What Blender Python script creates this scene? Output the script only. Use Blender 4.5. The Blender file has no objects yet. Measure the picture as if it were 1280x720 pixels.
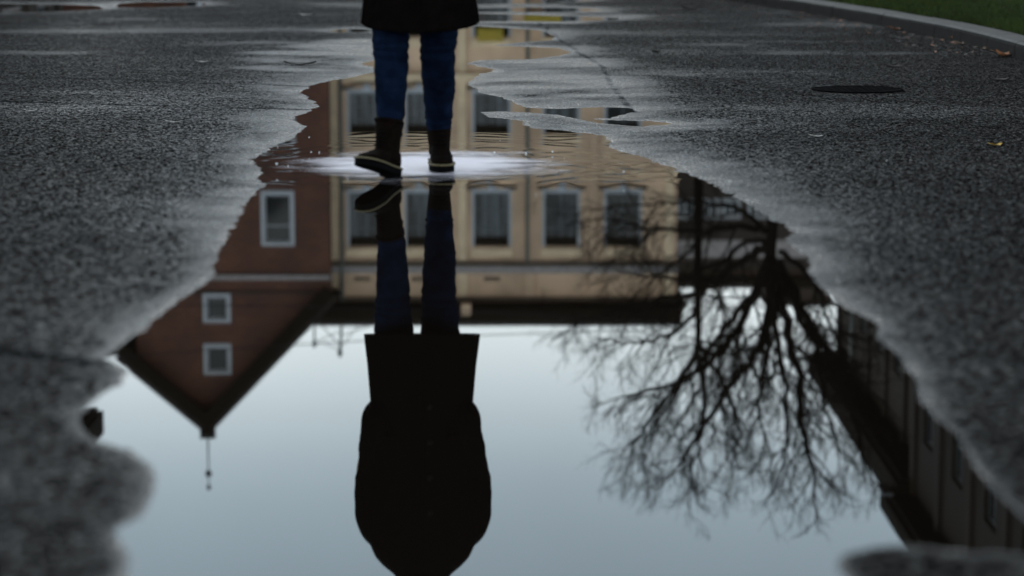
import bpy, bmesh, math, random
import numpy as np
from mathutils import Vector, Matrix, Euler
random.seed(7)
rng = np.random.default_rng(11)
C = bpy.context.scene.collection
PI = math.pi
R = math.radians

# ------------------------------------------------------------------ camera
H = 1.0                      # camera height (m)
F = 85.0/36.0*1280.0         # focal length in photo pixels
P = math.atan(465.0/F)       # pitch down
cp, sp = math.cos(P), math.sin(P)

def ray(x, y):
    u, v = (x-640)/F, (360-y)/F
    return Vector((u, cp+v*sp, -sp+v*cp))
def G(x, y):                 # a point of the pavement
    d = ray(x, y); t = H/(-d.z)
    return Vector((d.x*t, d.y*t, 0))
def M(x, y, D):              # a point at ground distance D whose mirror image falls at x, y
    d = ray(x, y); t = D/d.y
    return Vector((d.x*t, D, -d.z*t-H))

# ------------------------------------------------------------------ mesh helpers
class MB:
    def __init__(s): s.v = []; s.f = []; s.m = []; s.mi = 0
    def add(s, vs, fs):
        o = len(s.v); s.v += [tuple(v) for v in vs]; s.f += [tuple(i+o for i in f) for f in fs]; s.m += [s.mi]*len(fs)
    def box(s, x0, x1, y0, y1, z0, z1):
        s.add([(x0,y0,z0),(x1,y0,z0),(x1,y1,z0),(x0,y1,z0),(x0,y0,z1),(x1,y0,z1),(x1,y1,z1),(x0,y1,z1)],
              [(0,3,2,1),(4,5,6,7),(0,1,5,4),(1,2,6,5),(2,3,7,6),(3,0,4,7)])
    def tube(s, pts, rad, n=6, cap=True):
        pts = [Vector(p) for p in pts]
        if not hasattr(rad, '__len__'): rad = [rad]*len(pts)
        vs = []; fs = []; a = None
        for i, p in enumerate(pts):
            d = (pts[min(i+1,len(pts)-1)]-pts[max(i-1,0)]).normalized()
            if a is None:
                a = d.orthogonal().normalized()
            else:
                a = (a-d*a.dot(d))
                a = a.normalized() if a.length > 1e-6 else d.orthogonal().normalized()
            b = d.cross(a)
            for k in range(n):
                t = 2*PI*k/n
                vs.append(p+(a*math.cos(t)+b*math.sin(t))*rad[i])
        for i in range(len(pts)-1):
            for k in range(n):
                fs.append((i*n+k, i*n+(k+1)%n, (i+1)*n+(k+1)%n, (i+1)*n+k))
        if cap:
            fs.append(tuple(range(n))[::-1]); fs.append(tuple((len(pts)-1)*n+k for k in range(n)))
        s.add(vs, fs)
    def loft(s, rings):      # closed tube through explicit rings
        n = len(rings[0]); vs = [v for r in rings for v in r]; fs = []
        for i in range(len(rings)-1):
            for k in range(n):
                fs.append((i*n+k, i*n+(k+1)%n, (i+1)*n+(k+1)%n, (i+1)*n+k))
        fs.append(tuple(range(n))[::-1]); fs.append(tuple((len(rings)-1)*n+k for k in range(n)))
        s.add(vs, fs)
    def ball(s, c, r, nu=12, nv=8):
        if not hasattr(r, '__len__'): r = (r,r,r)
        rings = []
        for j in range(nv+1):
            ph = -PI/2+PI*min(max(j/nv,.02),.98)
            rings.append([(c[0]+r[0]*math.cos(ph)*math.cos(2*PI*k/nu), c[1]+r[1]*math.cos(ph)*math.sin(2*PI*k/nu), c[2]+r[2]*math.sin(ph)) for k in range(nu)])
        s.loft(rings)
    def mesh(s, name, mats, smooth=False):
        me = bpy.data.meshes.new(name); me.from_pydata(s.v, [], s.f)
        for m in (mats if isinstance(mats, (list, tuple)) else [mats]): me.materials.append(m)
        me.polygons.foreach_set('material_index', s.m)
        if smooth: me.polygons.foreach_set('use_smooth', [True]*len(me.polygons))
        me.update(); return me
    def build(s, name, mats, parent=None, smooth=False):
        return link(name, s.mesh(name, mats, smooth), parent)

def link(name, me, parent=None):
    o = bpy.data.objects.new(name, me); C.objects.link(o)
    if parent: o.parent = parent
    return o
def tag(o, label=None, cat=None, group=None, kind=None):
    if label: o['label'] = label
    if cat: o['category'] = cat
    if group: o['group'] = group
    if kind: o['kind'] = kind
    return o
def empty(name, loc, rz=0):
    o = bpy.data.objects.new(name, None); C.objects.link(o); o.location = loc; o.rotation_euler = (0,0,rz)
    o.empty_display_size = .3
    return o
def evaluated(mb, mods, name):
    """run modifiers over a mesh and keep the result as plain data"""
    me = mb.mesh(name, [])
    o = bpy.data.objects.new('tmp', me); C.objects.link(o)
    for t, kw in mods:
        m = o.modifiers.new('m', t)
        for k, v in kw.items(): setattr(m, k, v)
    dg = bpy.context.evaluated_depsgraph_get(); dg.update()
    r = bpy.data.meshes.new_from_object(o.evaluated_get(dg))
    bpy.data.objects.remove(o); r.name = name
    r.polygons.foreach_set('use_smooth', [True]*len(r.polygons))
    return r

# ------------------------------------------------------------------ numpy noise
def vnoise(x, y, seed=0):
    xi = np.floor(x).astype(np.int64); yi = np.floor(y).astype(np.int64)
    xf = x-xi; yf = y-yi
    u = xf*xf*(3-2*xf); v = yf*yf*(3-2*yf)
    def h(a, b):
        n = (a*374761393 + b*668265263 + seed*362437) & 0xffffffff
        n = ((n ^ (n >> 13))*1274126177) & 0xffffffff
        return ((n ^ (n >> 16)) & 0xffff)/65535.0
    return (h(xi,yi)*(1-u)+h(xi+1,yi)*u)*(1-v)+(h(xi,yi+1)*(1-u)+h(xi+1,yi+1)*u)*v*1.0
def fbm(x, y, seed=0, octv=3):
    s = 0; a = 1; t = 0
    for i in range(octv):
        s = s + a*(vnoise(x, y, seed+i)-.5); t += a; a *= .5; x = x*2.03+3.1; y = y*2.03+1.7
    return s/t*2
def seg_dist(X, Y, pts):
    d = np.full(X.shape, 1e9)
    for (ax, ay), (bx, by) in zip(pts[:-1], pts[1:]):
        dx, dy = bx-ax, by-ay; L = dx*dx+dy*dy+1e-12
        t = np.clip(((X-ax)*dx+(Y-ay)*dy)/L, 0, 1)
        d = np.minimum(d, np.hypot(X-ax-t*dx, Y-ay-t*dy))
    return d
def inside(X, Y, pts):
    c = np.zeros(X.shape, bool)
    n = len(pts)
    for i in range(n):
        (ax, ay), (bx, by) = pts[i], pts[(i+1) % n]
        if ay == by: continue
        k = ((ay > Y) != (by > Y)) & (X < (bx-ax)*(Y-ay)/(by-ay)+ax)
        c ^= k
    return c
def sdf(X, Y, polys):
    out = np.full(X.shape, 1e9)
    for pl in polys:
        d = seg_dist(X, Y, pl+[pl[0]])
        out = np.minimum(out, np.where(inside(X, Y, pl), -d, d))
    return out
def gpoly(px): return [tuple(G(x, y)[:2]) for x, y in px]

# ------------------------------------------------------------------ materials
def mat(name, base=(.5,.5,.5), rough=.6, metal=0, spec=.5, var=0, scale=6, bump=0, bscale=40, ior=None):
    m = bpy.data.materials.new(name); m.use_nodes = True
    nt = m.node_tree; b = nt.nodes['Principled BSDF']
    b.inputs['Base Color'].default_value = (*base, 1); b.inputs['Roughness'].default_value = rough
    b.inputs['Metallic'].default_value = metal; b.inputs['Specular IOR Level'].default_value = spec
    if ior: b.inputs['IOR'].default_value = ior
    tc = nt.nodes.new('ShaderNodeTexCoord')
    n = nt.nodes.new('ShaderNodeTexNoise'); n.inputs['Scale'].default_value = scale; n.inputs['Detail'].default_value = 6
    nt.links.new(tc.outputs['Object'], n.inputs['Vector'])
    if var:
        mr = nt.nodes.new('ShaderNodeMapRange'); mr.inputs['From Min'].default_value = .3; mr.inputs['From Max'].default_value = .7
        mr.inputs['To Min'].default_value = 1-var; mr.inputs['To Max'].default_value = 1+var
        nt.links.new(n.outputs['Fac'], mr.inputs['Value'])
        mx = nt.nodes.new('ShaderNodeVectorMath'); mx.operation = 'SCALE'; mx.inputs[0].default_value = base
        nt.links.new(mr.outputs[0], mx.inputs['Scale']); nt.links.new(mx.outputs[0], b.inputs['Base Color'])
    if bump:
        n2 = nt.nodes.new('ShaderNodeTexNoise'); n2.inputs['Scale'].default_value = bscale; n2.inputs['Detail'].default_value = 4
        nt.links.new(tc.outputs['Object'], n2.inputs['Vector'])
        bp = nt.nodes.new('ShaderNodeBump'); bp.inputs['Strength'].default_value = bump; bp.inputs['Distance'].default_value = .01
        nt.links.new(n2.outputs['Fac'], bp.inputs['Height']); nt.links.new(bp.outputs[0], b.inputs['Normal'])
    return m

class NT:
    def __init__(s, m): s.t = m.node_tree; s.b = s.t.nodes['Principled BSDF']; s.o = s.t.nodes['Material Output']
    def n(s, t, **k):
        nd = s.t.nodes.new(t)
        for a, v in k.items():
            if hasattr(nd, a): setattr(nd, a, v)
        return nd
    def l(s, a, b): s.t.links.new(a, b)
    def val(s, sock, v):
        if hasattr(v, 'is_output') or isinstance(v, bpy.types.NodeSocket): s.l(v, sock)
        else: sock.default_value = v
    def math(s, op, a, b=0, c=0, clamp=False):
        nd = s.n('ShaderNodeMath', operation=op); nd.use_clamp = clamp
        s.val(nd.inputs[0], a); s.val(nd.inputs[1], b)
        if op in ('MULTIPLY_ADD', 'SMOOTH_MIN'): s.val(nd.inputs[2], c)
        return nd.outputs[0]
    def rng(s, v, a, b, c, d, smooth=False):
        nd = s.n('ShaderNodeMapRange'); nd.interpolation_type = 'SMOOTHSTEP' if smooth else 'LINEAR'
        s.val(nd.inputs['Value'], v)
        for k, x in zip(('From Min','From Max','To Min','To Max'), (a,b,c,d)): s.val(nd.inputs[k], x)
        return nd.outputs[0]
    def mix(s, f, a, b):
        nd = s.n('ShaderNodeMix', data_type='RGBA'); s.val(nd.inputs[0], f)
        s.val(nd.inputs[6], a); s.val(nd.inputs[7], b); return nd.outputs[2]

# wet asphalt
def make_asphalt():
    m = mat('wet_asphalt', (.03,.03,.03), .5); k = NT(m)
    geo = k.n('ShaderNodeNewGeometry'); pos = geo.outputs['Position']
    def noise(sc, det=3, vec=None, ro=.5):
        n = k.n('ShaderNodeTexNoise'); n.inputs['Scale'].default_value = sc; n.inputs['Detail'].default_value = det
        n.inputs['Roughness'].default_value = ro
        k.l(vec or pos, n.inputs['Vector']); return n.outputs['Fac']
    aw = k.n('ShaderNodeAttribute'); aw.attribute_name = 'wet'
    ac = k.n('ShaderNodeAttribute'); ac.attribute_name = 'crack'
    wet, crack = aw.outputs['Fac'], ac.outputs['Fac']
    v1 = k.n('ShaderNodeTexVoronoi'); v1.inputs['Scale'].default_value = 100; k.l(pos, v1.inputs['Vector'])
    v2 = k.n('ShaderNodeTexVoronoi'); v2.inputs['Scale'].default_value = 72; k.l(pos, v2.inputs['Vector'])
    sep = k.n('ShaderNodeSeparateColor'); k.l(v1.outputs['Color'], sep.inputs[0])
    sep2 = k.n('ShaderNodeSeparateColor'); k.l(v2.outputs['Color'], sep2.inputs[0])
    stone = k.math('POWER', sep.outputs[0], 3)
    big = noise(.9, 5); mid = noise(6, 4)
    # base colour: bitumen with paler stone chips and blotches
    f = k.math('MULTIPLY', stone, k.rng(mid, .3, .7, .35, 1.0))
    col = k.mix(f, (.0032,.0026,.0024,1), (.030,.0235,.0205,1))
    light = k.math('GREATER_THAN', sep.outputs[1], .95)
    col = k.mix(k.math('MULTIPLY', light, .9), col, (.19,.18,.165,1))
    tone = k.rng(big, .3, .7, .6, 1.25)
    sc = k.n('ShaderNodeVectorMath', operation='SCALE'); k.l(col, sc.inputs[0]); k.l(tone, sc.inputs['Scale'])
    col = k.mix(crack, sc.outputs[0], (.006,.006,.006,1))
    wetcol = k.n('ShaderNodeVectorMath', operation='SCALE'); k.l(col, wetcol.inputs[0])
    k.l(k.rng(wet, 0, 1, 1.0, .85), wetcol.inputs['Scale'])
    k.l(wetcol.outputs[0], k.b.inputs['Base Color'])
    # gloss: thin film of water, patchy
    mp = k.n('ShaderNodeMapping'); mp.inputs['Scale'].default_value = (.35, 1, 1); k.l(pos, mp.inputs[0])
    patch = noise(1.6, 6, mp.outputs[0], .62)
    w2 = k.math('ADD', wet, k.rng(patch, .54, .80, 0, .24), clamp=True)
    fine = noise(45, 3)
    ro = k.rng(w2, 0, 1, .58, .20)
    gl = k.rng(k.math('ADD', k.math('MULTIPLY', sep.outputs[2], .6), k.math('MULTIPLY', sep2.outputs[0], .5)), .50, .85, 0, 1, True)
    ro = k.math('ADD', ro, k.math('MULTIPLY', gl, -.26))
    ro = k.math('ADD', ro, k.rng(fine, .3, .7, -.06, .08), clamp=True)
    ro = k.math('ADD', ro, k.math('MULTIPLY', crack, .3), clamp=True)
    k.l(ro, k.b.inputs['Roughness'])
    spec = k.math('MULTIPLY', k.rng(k.math('POWER', w2, 1.6), 0, 1, .05, 2.0), k.math('MAXIMUM', k.rng(gl, 0, 1, .0, 2.7), k.rng(w2, .30, .95, 0, 1)))
    k.l(k.math('MULTIPLY', spec, k.rng(crack, 0, 1, 1, .1)), k.b.inputs['Specular IOR Level'])
    # chips stand proud of the binder; the film drowns the finest of them
    h = k.math('ADD', k.math('MULTIPLY', v1.outputs['Distance'], -.6), k.math('MULTIPLY', v2.outputs['Distance'], -.9))
    h = k.math('ADD', h, k.math('MULTIPLY', noise(160, 2), .5))
    bp = k.n('ShaderNodeBump'); bp.inputs['Distance'].default_value = .011
    k.l(k.rng(wet, 0, 1, 1.0, .55), bp.inputs['Strength']); k.l(h, bp.inputs['Height'])
    k.l(bp.outputs[0], k.b.inputs['Normal'])
    return m

FEET = (-.375, 9.72)
def make_water():
    m = mat('puddle_water', (.005,.0035,.0025), .0, ior=1.333); k = NT(m)
    k.b.inputs['Roughness'].default_value = .012
    geo = k.n('ShaderNodeNewGeometry'); pos = geo.outputs['Position']
    # rings that run out from the boots
    sub = k.n('ShaderNodeVectorMath', operation='SUBTRACT'); k.l(pos, sub.inputs[0]); sub.inputs[1].default_value = (FEET[0], FEET[1], 0)
    ln = k.n('ShaderNodeVectorMath', operation='LENGTH'); k.l(sub.outputs[0], ln.inputs[0])
    r = ln.outputs['Value']
    nz = k.n('ShaderNodeTexNoise'); nz.inputs['Scale'].default_value = 2.2; k.l(pos, nz.inputs['Vector'])
    ph = k.math('ADD', k.math('MULTIPLY', r, 34), k.math('MULTIPLY', nz.outputs['Fac'], 26))
    ring = k.math('SINE', ph)
    # the rings have run mostly away from the viewer, where the step came from
    sy = k.n('ShaderNodeSeparateXYZ'); k.l(sub.outputs[0], sy.inputs[0])
    back = k.rng(sy.outputs['Y'], -.75, -.35, 0, 1, True)
    fade = k.math('MULTIPLY', k.rng(r, .35, 1.9, 1, 0, True), back)
    n3 = k.n('ShaderNodeTexNoise'); n3.inputs['Scale'].default_value = 5; n3.inputs['Detail'].default_value = 2; k.l(pos, n3.inputs['Vector'])
    h = k.math('ADD', k.math('MULTIPLY', k.math('MULTIPLY', ring, fade), 1.0), k.math('MULTIPLY', n3.outputs['Fac'], .10))
    bp = k.n('ShaderNodeBump'); bp.inputs['Strength'].default_value = 1; bp.inputs['Distance'].default_value = .0002
    k.l(h, bp.inputs['Height']); k.l(bp.outputs[0], k.b.inputs['Normal'])
    return m

def make_foam_sky():
    m = mat('churned_water_sky_white', (.86,.79,.85), .35); k = NT(m)  # white base colour stands for foam and for sky mirrored in churned water
    geo = k.n('ShaderNodeNewGeometry'); pos = geo.outputs['Position']
    sub = k.n('ShaderNodeVectorMath', operation='SUBTRACT'); k.l(pos, sub.inputs[0]); sub.inputs[1].default_value = (FEET[0]+.02, FEET[1]+.06, 0)
    sc = k.n('ShaderNodeVectorMath', operation='MULTIPLY'); k.l(sub.outputs[0], sc.inputs[0]); sc.inputs[1].default_value = (1/.60, 1/.66, 0)
    ln = k.n('ShaderNodeVectorMath', operation='LENGTH'); k.l(sc.outputs[0], ln.inputs[0])
    mp = k.n('ShaderNodeMapping'); mp.inputs['Scale'].default_value = (1.0, 1.9, 1); k.l(pos, mp.inputs[0])
    n = k.n('ShaderNodeTexNoise'); n.inputs['Scale'].default_value = 3.2; n.inputs['Detail'].default_value = 7; n.inputs['Roughness'].default_value = .6
    k.l(mp.outputs[0], n.inputs['Vector'])
    e = k.math('ADD', ln.outputs['Value'], k.rng(n.outputs['Fac'], .25, .75, -.34, .34))
    a = k.rng(e, .30, 1.02, .93, 0, True)
    k.l(a, k.b.inputs['Alpha'])
    n2 = k.n('ShaderNodeTexNoise'); n2.inputs['Scale'].default_value = 26; n2.inputs['Detail'].default_value = 5; k.l(mp.outputs[0], n2.inputs['Vector'])
    bp = k.n('ShaderNodeBump'); bp.inputs['Strength'].default_value = .6; bp.inputs['Distance'].default_value = .01
    k.l(n2.outputs['Fac'], bp.inputs['Height']); k.l(bp.outputs[0], k.b.inputs['Normal'])
    return m

def make_brick():
    m = mat('red_brick', (.2,.08,.05), .8); k = NT(m)
    tc = k.n('ShaderNodeTexCoord'); s = k.n('ShaderNodeSeparateXYZ'); k.l(tc.outputs['Object'], s.inputs[0])
    c = k.n('ShaderNodeCombineXYZ'); k.l(k.math('ADD', s.outputs['X'], s.outputs['Y']), c.inputs[0]); k.l(s.outputs['Z'], c.inputs[1])
    b = k.n('ShaderNodeTexBrick'); k.l(c.outputs[0], b.inputs['Vector'])
    b.inputs['Scale'].default_value = 1; b.inputs['Brick Width'].default_value = .25; b.inputs['Row Height'].default_value = .08
    b.inputs['Mortar Size'].default_value = .008
    b.inputs['Color1'].default_value = (.11,.033,.013,1); b.inputs['Color2'].default_value = (.065,.019,.010,1); b.inputs['Mortar'].default_value = (.10,.055,.035,1)
    n = k.n('ShaderNodeTexNoise'); n.inputs['Scale'].default_value = .8; n.inputs['Detail'].default_value = 6; k.l(tc.outputs['Object'], n.inputs['Vector'])
    sc = k.n('ShaderNodeVectorMath', operation='SCALE'); k.l(b.outputs['Color'], sc.inputs[0]); k.l(k.rng(n.outputs['Fac'], .3, .7, .7, 1.3), sc.inputs['Scale'])
    k.l(sc.outputs[0], k.b.inputs['Base Color'])
    return m

mA = make_asphalt(); mW = make_water(); mFoamSky = make_foam_sky(); mBrick = make_brick()
mCream = mat('cream_render', (.62,.43,.285), .85, var=.28, scale=.7, bump=.2)
mCreamLt = mat('pale_stone_trim', (.72,.55,.36), .8, var=.15, scale=2)
mPale = mat('pale_window_paint', (.40,.42,.44), .5, var=.1)
mSill = mat('grey_stone_sill', (.30,.27,.26), .75, var=.2)
mOrn = mat('brown_stone_ornament', (.11,.08,.055), .8, var=.2)
mDarkWood = mat('dark_eave_wood', (.011,.008,.0045), .9, spec=.08, var=.25)
mRoof = mat('dark_roof_tiles', (.022,.018,.014), .9, spec=.1, var=.3, scale=3, bump=.5)
mPane = mat('window_glass', (.010,.014,.015), .08, spec=.22, var=.2, scale=.7)
mFrame = mat('dark_teal_frame', (.07,.085,.09), .5, var=.2)
mPaneT = mat('curtained_glass', (.032,.043,.048), .2, spec=.2, var=.35, scale=1.4)
def folds(m):
    k = NT(m); tc = k.n('ShaderNodeTexCoord'); mp = k.n('ShaderNodeMapping'); mp.inputs['Scale'].default_value = (5.5,1,.25); k.l(tc.outputs['Object'], mp.inputs[0])
    n = k.n('ShaderNodeTexNoise'); n.inputs['Scale'].default_value = 1.0; n.inputs['Detail'].default_value = 3; k.l(mp.outputs[0], n.inputs['Vector'])
    k.l(k.mix(k.rng(n.outputs['Fac'], .42, .62, 0, 1, True), (.008,.011,.012,1), (.085,.105,.118,1)), k.b.inputs['Base Color'])
folds(mPaneT)
mBrown = mat('brown_render', (.038,.025,.015), .85, var=.25, scale=.7)
mBrownDk = mat('dark_brown_render', (.032,.022,.015), .85, var=.25, scale=.7)
mOchre = mat('ochre_render', (.022,.014,.007), .85, var=.25, scale=.7)
mIron = mat('dark_iron', (.03,.03,.032), .5, metal=.6)
mPipe = mat('grey_green_pipe', (.09,.095,.08), .5, var=.1)
mYellow = mat('yellow_canvas', (.30,.22,.02), .8, var=.15)
mBark = mat('dark_wet_bark', (.010,.008,.006), .95, spec=.05, var=.3, scale=8, bump=.4)
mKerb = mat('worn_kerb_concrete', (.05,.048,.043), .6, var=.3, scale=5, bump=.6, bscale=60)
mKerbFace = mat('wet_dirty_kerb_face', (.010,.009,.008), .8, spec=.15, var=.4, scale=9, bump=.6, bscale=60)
mLawn = mat('lawn_soil', (.010,.014,.005), .95, var=.3, scale=3)
mGrass = mat('grass_blades', (.020,.030,.006), .8, spec=.1, var=.4, scale=2)
mCoat = mat('black_wool_coat', (.0034,.0026,.0023), 1.0, spec=.0, var=.2, scale=30, bump=.3, bscale=400)
mJean = mat('navy_denim', (.0033,.0072,.0185), .95, spec=.02, var=.5, scale=18, bump=.3, bscale=500)
mBoot = mat('dark_brown_leather', (.0035,.002,.0012), .85, spec=.03, var=.35, scale=25, bump=.25, bscale=120)
mSole = mat('black_rubber', (.002,.002,.002), .9, spec=.03)
mWelt = mat('tan_welt_stitching', (.075,.056,.018), .6)
mSkin = mat('skin', (.42,.25,.18), .5, var=.08)
mHair = mat('dark_brown_hair', (.02,.012,.008), .5, bump=.6, bscale=90)
mEye = mat('eye_white', (.6,.58,.55), .2)
mIris = mat('brown_iris', (.05,.025,.012), .1)
mBtn = mat('dark_horn_button', (.008,.007,.006), .8, spec=.05)
mManhole = mat('cast_iron_cover', (.003,.003,.0032), .95, var=.3, scale=30, spec=.02)
mLeafB = mat('brown_fallen_leaf', (.26,.11,.05), .6, var=.3, scale=30)
mLeafP = mat('pale_fallen_leaf', (.5,.36,.28), .6, var=.2, scale=30)
mLeafY = mat('yellow_fallen_leaf', (.5,.30,.03), .55, var=.2, scale=30)
mLeafW = mat('bleached_leaf_scrap', (.5,.48,.44), .6, var=.2, scale=30)
mLeafD = mat('blackened_wet_leaf', (.012,.01,.008), .6, var=.2, scale=30)

# ------------------------------------------------------------------ puddle outlines, on the pavement
main_left = [(403,103),(388,108),(375,116),(384,124),(400,134),(380,142),(369,150),(380,159),(352,176),(319,197),(328,223),(334,231),(300,259),(288,288),(278,316),(269,344),(250,359),(205,392),(162,422),(127,448),
             (158,462),(151,481),(122,499),(101,520),(99,536),(118,550),(160,562),(186,580),(193,600),(190,618),(172,646),(140,664),(160,690),(163,705),(156,735)]
main_bottom = [(400,745),(800,748),(1062,735),(1046,706),(1052,694),(1090,684),(1130,681),(1200,690),(1290,694),(1340,700)]
main_right = [(1320,688),(1280,647),(1221,585),(1192,542),(1163,518),(1146,499),(1141,470),(1130,446),(1096,424),(1090,405),(1055,380),(1024,350),(1010,322),(985,305),(972,298),(998,291),(965,274),(942,259),(905,238),(874,222),(845,211),(821,202),(790,193),(766,183),(752,170),(700,163),(664,160),
              (655,152),(610,146),(600,140),(625,139),(662,141),(700,144),(722,149),(752,154),(800,158.5),(845,155),(812,151.5),(776,150.5),(742,148.5),(765,148),(792,140),(787,135),(750,134),(700,136),(664,135),(645,129),(620,121),(600,116),
              (588,106),(592,98),(600,92),(622,89),(610,85),(580,80),(600,75),(660,74),(700,70),(711,65),(700,60),(640,58),(610,56.5)]
main_top = [(640,54),(690,50.5),(692,46),(680,39),(655,36.5),(600,33),(560,30),(500,33),(480,50),(474,70),(462,77),(448,79),(462,83),(476,88),(440,97)]
polys_px = [
    main_left+main_bottom+main_right+main_top,
    [(560,27),(650,26.5),(700,27),(770,25),(778,22.5),(720,20.5),(690,20),(640,18),(600,17),(540,20)],
    [(560,15.5),(640,15),(700,15.5),(752,13),(735,10.5),(660,9),(600,10),(540,12)],
    [(540,6),(640,5),(690,3.5),(740,.5),(700,-3),(600,-6),(520,-2)],
    [(408,38.5),(430,36),(452,36.5),(470,38),(452,40),(425,40.5)],
    [(-80,18),(0,16.5),(70,14.5),(130,11.5),(120,7),(60,5),(-80,4)],
    [(150,9.5),(190,10),(262,6.5),(250,2.5),(180,2),(145,5)],
    [(560,-8),(660,-10),(760,-14),(700,-20),(560,-17)],
]
polys = [gpoly(p) for p in polys_px]
film_px = [(596,120),(600,90),(640,76),(712,62),(735,76),(757,92),(790,131),(812,150),(860,157),(800,172),(750,164),(640,156)]
film = [gpoly(film_px), gpoly([(560,34),(690,52),(715,66),(600,60),(540,40)]), gpoly([(540,28),(700,30),(800,22),(700,8),(560,4)]), gpoly([(395,100),(470,90),(470,50),(350,62),(330,90)])]
cracks = [([(-60,99.5),(0,100),(140,101),(200,105),(388,108.5),(403,104)], .045),
          ([(-60,128),(0,129),(140,133),(250,135.5),(384,137.5)], .045),
          ([(-40,436),(0,440),(60,446),(140,451)], .035),
          ([(797,141),(787,134),(769,116),(753,84),(737,75),(703,53),(675,30),(640,5),(610,-20)], .02),
          ([(-60,31),(0,31),(130,32)], .10),
          ([(630,24),(720,24.5),(800,22)], .05)]

# ------------------------------------------------------------------ the pavement: one sheet out to the horizon
ys = [-400,-150,-50,-20,-8,-2,0,1.5,2.5]
y = 3.2
while y < 42:
    ys.append(y); y += min(max(.0125, 0.0), 1) if y < 11.5 else min(.0125+(y-11.5)*.010, y*y/(2418*1.1))
ys += [43,46,52,62,80,110,160,250,500,1200]
ys = np.array(ys)
un = 640
u = np.linspace(-1.06, 1.06, un)
outer = np.array([1.12,1.3,1.7,2.5,5,12,30,80,200,500])
u = np.concatenate([-outer[::-1], u, outer])
UU, YY = np.meshgrid(u, ys)
W = np.maximum(np.abs(YY)*.232, .74)
W = np.where(YY > 46, 46*.232, W)
XX = UU*W
flat = np.concatenate
X = XX.ravel(); Y = YY.ravel()
act = (Y > 3) & (Y < 60) & (np.abs(XX.ravel()) < 16)
s = np.full(X.shape, 5.0); fs_ = np.full(X.shape, 5.0); ck = np.zeros(X.shape)
xa, ya = X[act], Y[act]
sa = sdf(xa, ya, polys)
fa = sdf(xa, ya, film)
nz = fbm(xa*2.4, ya*2.4, 3, 3)*.028 + fbm(xa*11, ya*11, 9, 3)*.018*np.clip((ya-4)/4, .25, 1) + fbm(xa*45, ya*30, 19, 2)*.007
soft = np.clip((sa-0)/.3, 0, 1)
sp_ = sa + nz*np.clip(ya/8, .35, 1.3)
s[act] = sp_
fs_[act] = fa + nz*2
ca = np.zeros(xa.shape)
for px, wd in cracks:
    pts = gpoly(px)
    wob = fbm(xa*3, ya*3, 21, 3)*.05
    d = seg_dist(xa+wob*.4, ya+wob, pts)
    brk = .35+.65*np.clip(fbm(xa*1.7, ya*9, 31, 2)*1.6+.8, 0, 1)
    ca = np.maximum(ca, np.clip(1.6-d/wd*1.2, 0, 1)*brk)
ck[act] = ca
z = np.full(X.shape, .010)
za = np.where(sp_ > 0, .011*(1-np.exp(-np.maximum(sp_,0)/.22)), -.014*(1-np.exp(np.minimum(sp_,0)/.15)))
grain = fbm(xa*38, ya*30, 5, 2)
lump = fbm(xa*9, ya*9, 14, 2)*np.clip((ya-3.5)/4, .2, 1)
manh = G(1071.5, 115.2); flatm = np.clip((np.hypot(xa-manh.x, ya-manh.y)-.27)/.05, 0, 1)
chips = np.maximum(fbm(xa*85, ya*60, 61, 1), -.3)+.3
za = za + grain*.0009*np.clip((ya-3)/5, .3, 1) + chips*(.0005+.0017*np.clip(sp_/.25, 0, 1))*np.clip((ya-3)/5, .25, 1)*(sp_ > -.02)*flatm + lump*.0009*np.clip(sp_/.1, -.6, 1) - ca*.0035*(sp_ > .12)
z[act] = za
# wetness
wet = np.zeros(X.shape)
wn = fbm(xa*1.3, ya*1.1, 41, 4)
wa = np.exp(-np.maximum(sp_,0)/np.maximum(np.interp(ya, [4,5,6.5,8.5,11], [.024,.045,.125,.19,.24])*(1+.8*wn), .015))
streak = np.clip(fbm(xa*1.1, ya*2.2, 71, 4)*1.6+.55, 0, 1)
wa = wa*(.72+.38*np.clip(fbm(xa*7, ya*7, 81, 3)*1.5+.5, 0, 1))
wa = np.maximum(wa, np.clip(.95-np.maximum(fs_[act],0)/.45, 0, 1)*(.30+.65*streak))
wa = np.maximum(wa, np.clip(fbm(xa*.55, ya*.9, 51, 4)*1.2-.16, 0, .38)*np.clip((ya-7)/8, 0, 1))
wet[act] = np.clip(wa, 0, 1)
nr, nc = XX.shape
idx = np.arange(nr*nc).reshape(nr, nc)
quads = np.stack([idx[:-1,:-1], idx[:-1,1:], idx[1:,1:], idx[1:,:-1]], -1).reshape(-1, 4)
me = bpy.data.meshes.new('road')
me.vertices.add(nr*nc); me.vertices.foreach_set('co', np.stack([X, Y, z], -1).ravel().astype(np.float32))
me.loops.add(quads.size); me.loops.foreach_set('vertex_index', quads.ravel().astype(np.int32))
me.polygons.add(len(quads)); me.polygons.foreach_set('loop_start', np.arange(0, quads.size, 4, dtype=np.int32))
me.polygons.foreach_set('use_smooth', np.ones(len(quads), bool))
for nm, arr in (('wet', wet), ('crack', ck)):
    a = me.attributes.new(nm, 'FLOAT', 'POINT'); a.data.foreach_set('value', arr.astype(np.float32))
me.update(calc_edges=True); me.materials.append(mA)
tag(link('road', me), kind='structure')
print('road verts', nr*nc)

w = MB(); w.add([(-14,2.9,0),(9,2.9,0),(14,52,0),(-16,52,0)], [(0,1,2,3)])
tag(w.build('puddle', mW), kind='structure')

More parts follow.
